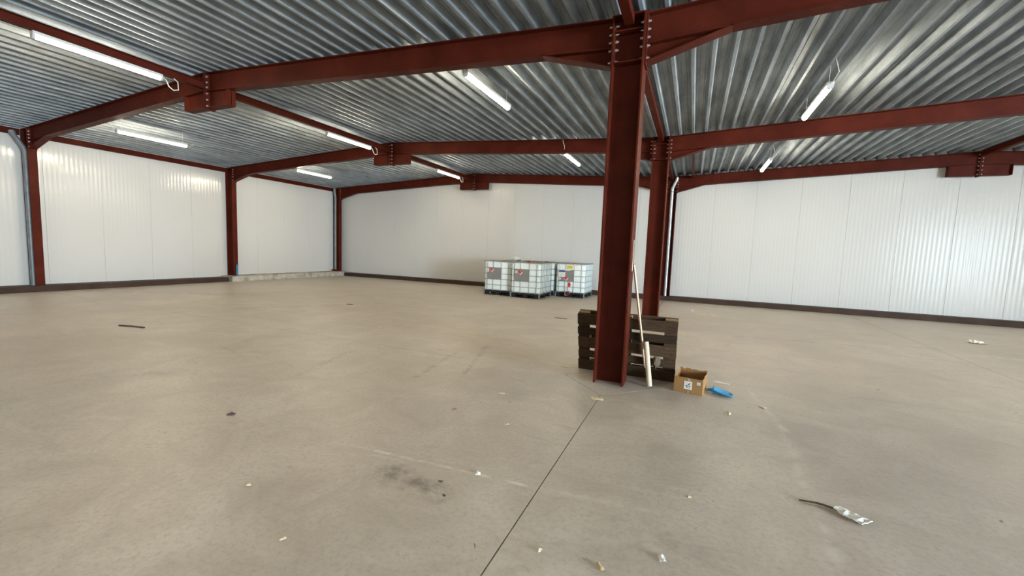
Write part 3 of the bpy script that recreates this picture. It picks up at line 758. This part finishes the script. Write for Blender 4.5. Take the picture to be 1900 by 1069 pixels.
# ------------------------------------------------------------------ litter on the floor
st = thing('torn_strap', (0.742, 3.155, 0.0), 'dark torn strap with a white rag end on the open floor at right', 'strap')
st.scale = (1.55, 1.45, 1.3)
path = [(0, 0, 0.004), (0.03, -0.004, 0.008), (0.055, 0.004, 0.007), (0.085, -0.006, 0.010), (0.115, -0.022, 0.012), (0.14, -0.043, 0.010), (0.165, -0.068, 0.008), (0.178, -0.085, 0.006)]
s = MB()
for i in range(len(path)-1):
    p, q = Vector(path[i]), Vector(path[i+1]); t_ = (q-p).normalized(); sd = Vector((-t_.y, t_.x, 0))
    w0, w1 = 0.004+0.0045*i/6, 0.004+0.0045*(i+1)/6
    a1, a2, b1, b2 = p-sd*w0, p+sd*w0, q-sd*w1, q+sd*w1
    up = Vector((0, 0, 0.004))
    s.add([a1, a2, b2, b1, a1+up, a2+up, b2+up, b1+up], [(0, 3, 2, 1), (4, 5, 6, 7), (0, 1, 5, 4), (2, 3, 7, 6), (1, 2, 6, 5), (0, 4, 7, 3)])
s.obj('strap_band', M_STRAP, st)
s = MB(); s.tube([(p[0]+0.01, p[1]-0.007, 0.004) for p in path], 0.0022, 5); s.obj('frayed_cord', M_TAN, st)
rnd = random.Random(11); s = MB(); vs = []; NA, NB = 9, 4
for i in range(NA+1):
    f = i/NA
    for j in range(NB+1):
        g = j/NB-0.5
        vs.append((0.118+0.085*f+0.03*g*(0.5+f), -0.012-0.075*f+0.045*g*math.sin(min(1, f*2+0.25)*math.pi*0.62), 0.011+rnd.uniform(0, 0.010)))
s.add(vs, [(i*(NB+1)+j, i*(NB+1)+j+1, (i+1)*(NB+1)+j+1, (i+1)*(NB+1)+j) for i in range(NA) for j in range(NB)])
o = s.obj('rag_end', M_RAG, st); md = o.modifiers.new('thickness', 'SOLIDIFY'); md.thickness = 0.003; md.offset = 1

def scrap(name, x, y, sx, sy, h, m_, label, cat, seed, rz=0.0):
    rnd = random.Random(seed); s = MB(); A, B = 5, 4; vs = []
    for i in range(A+1):
        for j in range(B+1):
            f, g = i/A-0.5, j/B-0.5
            edge = 1-0.25*rnd.random() if (i in (0, A) or j in (0, B)) else 1
            vs.append((sx*f*edge, sy*g*edge, 0.002+h*rnd.random()*(0.35+1.3*(1-2*max(abs(f), abs(g))))))
    s.add(vs, [(i*(B+1)+j, i*(B+1)+j+1, (i+1)*(B+1)+j+1, (i+1)*(B+1)+j) for i in range(A) for j in range(B)])
    o = s.obj(name, m_, None, loc=(x, y, 0)); o.rotation_euler.z = rz
    md = o.modifiers.new('thickness', 'SOLIDIFY'); md.thickness = 0.0025; md.offset = 1
    return tag(o, label, cat)
scrap('paper_scrap', -1.253, 2.471, 0.042, 0.04, 0.022, M_RAG, 'small crumpled white paper left of the floor joint', 'paper', 21, 0.5)
scrap('cardboard_scrap', -0.313, 1.985, 0.055, 0.026, 0.018, M_TAN, 'small tan cardboard scrap on the floor at the bottom edge', 'cardboard', 22, -0.9)
scrap('putty_patch', -0.83, 4.385, 0.14, 0.10, 0.006, M_PUTTY, 'flat dried yellowish putty patch at the joint corner before the column', 'putty', 23, 0.2)
scrap('paper_scrap', -1.783, 4.02, 0.07, 0.035, 0.01, M_PUTTY, 'cream scrap lying left of the putty patch, in front of the column', 'paper', 24, 0.2)
scrap('paper_scrap', -1.26, 4.15, 0.085, 0.03, 0.008, M_PUTTY, 'faint cream strip of paper just left of the putty patch', 'paper', 25, -0.2)
scrap('wood_chip', 0.428, 4.611, 0.06, 0.03, 0.03, M_PUTTY, 'small light wood chip on the floor below the blue scoop', 'wood', 26, -0.4)
scrap('wood_chip', 0.782, 5.005, 0.07, 0.03, 0.01, M_PUTTY, 'flat pale wood chip on the joint right of the scoop', 'wood', 27, -0.5)
scrap('paper_scrap', -0.036, 2.19, 0.035, 0.05, 0.018, M_RAG, 'little white-grey paper twist at bottom right of the cardboard scrap', 'paper', 28, 0.3)
scrap('paper_strip', 0.433, 5.74, 0.20, 0.035, 0.014, M_RAG, 'white paper strip on the floor behind the cardboard box', 'paper', 29, -0.25)
scrap('paper_scrap', -1.47, 5.43, 0.12, 0.07, 0.008, M_PUTTY, 'pale flat scrap on the floor at left end of the pallet', 'paper', 30, 0.1)
scrap('paper_scrap', -1.413, 3.32, 0.045, 0.035, 0.008, M_PUTTY, 'tiny cream scrap on bare floor in front of the column', 'paper', 31, 0.7)
scrap('wood_chip', -0.62, 1.96, 0.012, 0.035, 0.01, M_PUTTY, 'tiny pale wood chip right of the floor joint near the bottom', 'wood', 32, -0.3)
scrap('paper_scrap', 5.39, 11.58, 0.26, 0.22, 0.07, M_RAG, 'white scrap on the far floor at right by the back wall', 'paper', 33, 0.3)
scrap('paper_strip', 0.55, 12.2, 0.9, 0.08, 0.02, M_PUTTY, 'long pale strip on the far floor behind the pallet', 'paper', 34, -0.25)
scrap('paper_scrap', 0.10, 12.9, 0.07, 0.07, 0.05, M_RAG, 'tiny white scrap on the far floor near the downpipe column', 'paper', 35, 0)
s = MB(); s.tube([(0, 0, 0.012), (0.25, 0.07, 0.014), (0.52, 0.12, 0.012)], 0.012, 6)
tag(s.obj('wood_splinter', M_TWIG, None, loc=(-8.95, 3.80, 0)), 'dark thin stick lying alone on the left floor', 'stick')

scrap('dark_chip', -3.66, 2.32, 0.07, 0.045, 0.02, M_TWIG, 'small dark brown chip on the open floor at left', 'chip', 41, 0.6)
scrap('red_chip', -2.0, 3.39, 0.05, 0.012, 0.008, M_RUST, 'tiny reddish sliver on the floor in front of the pallet column', 'chip', 42, 0.9)
scrap('dark_chip', -1.43, 2.27, 0.03, 0.014, 0.008, M_TWIG, 'dark flake in the stain left of the white paper', 'chip', 43, 0.2)
scrap('dark_chip', -1.325, 2.15, 0.03, 0.014, 0.008, M_TWIG, 'dark flake just below the stain near the white paper', 'chip', 44, -0.5)
scrap('dark_chip', -7.95, 8.1, 0.20, 0.05, 0.012, M_TWIG, 'dark splinter on the far floor towards the left corner', 'chip', 45, 0.3)
scrap('dark_chip', -2.71, 9.34, 0.34, 0.04, 0.012, M_TWIG, 'dark splinter on the floor between pallet and tanks', 'chip', 46, 0.1)
scrap('wood_chip', -2.48, 1.67, 0.03, 0.018, 0.01, M_PUTTY, 'tiny yellowish wood chip on the left foreground floor', 'wood', 47, 0.6)
scrap('wood_chip', -1.86, 1.43, 0.012, 0.035, 0.008, M_PUTTY, 'pale wood sliver near the bottom left of the floor joint', 'wood', 48, -0.5)
scrap('paper_strip', 0.73, 8.39, 0.22, 0.04, 0.01, M_PUTTY, 'short pale strip on the floor right of the pallet top', 'paper', 49, -0.2)
scrap('paper_scrap', 0.09, 2.86, 0.03, 0.03, 0.012, M_PUTTY, 'small grey-white crumb on the floor left of the torn strap', 'paper', 50, 0.2)
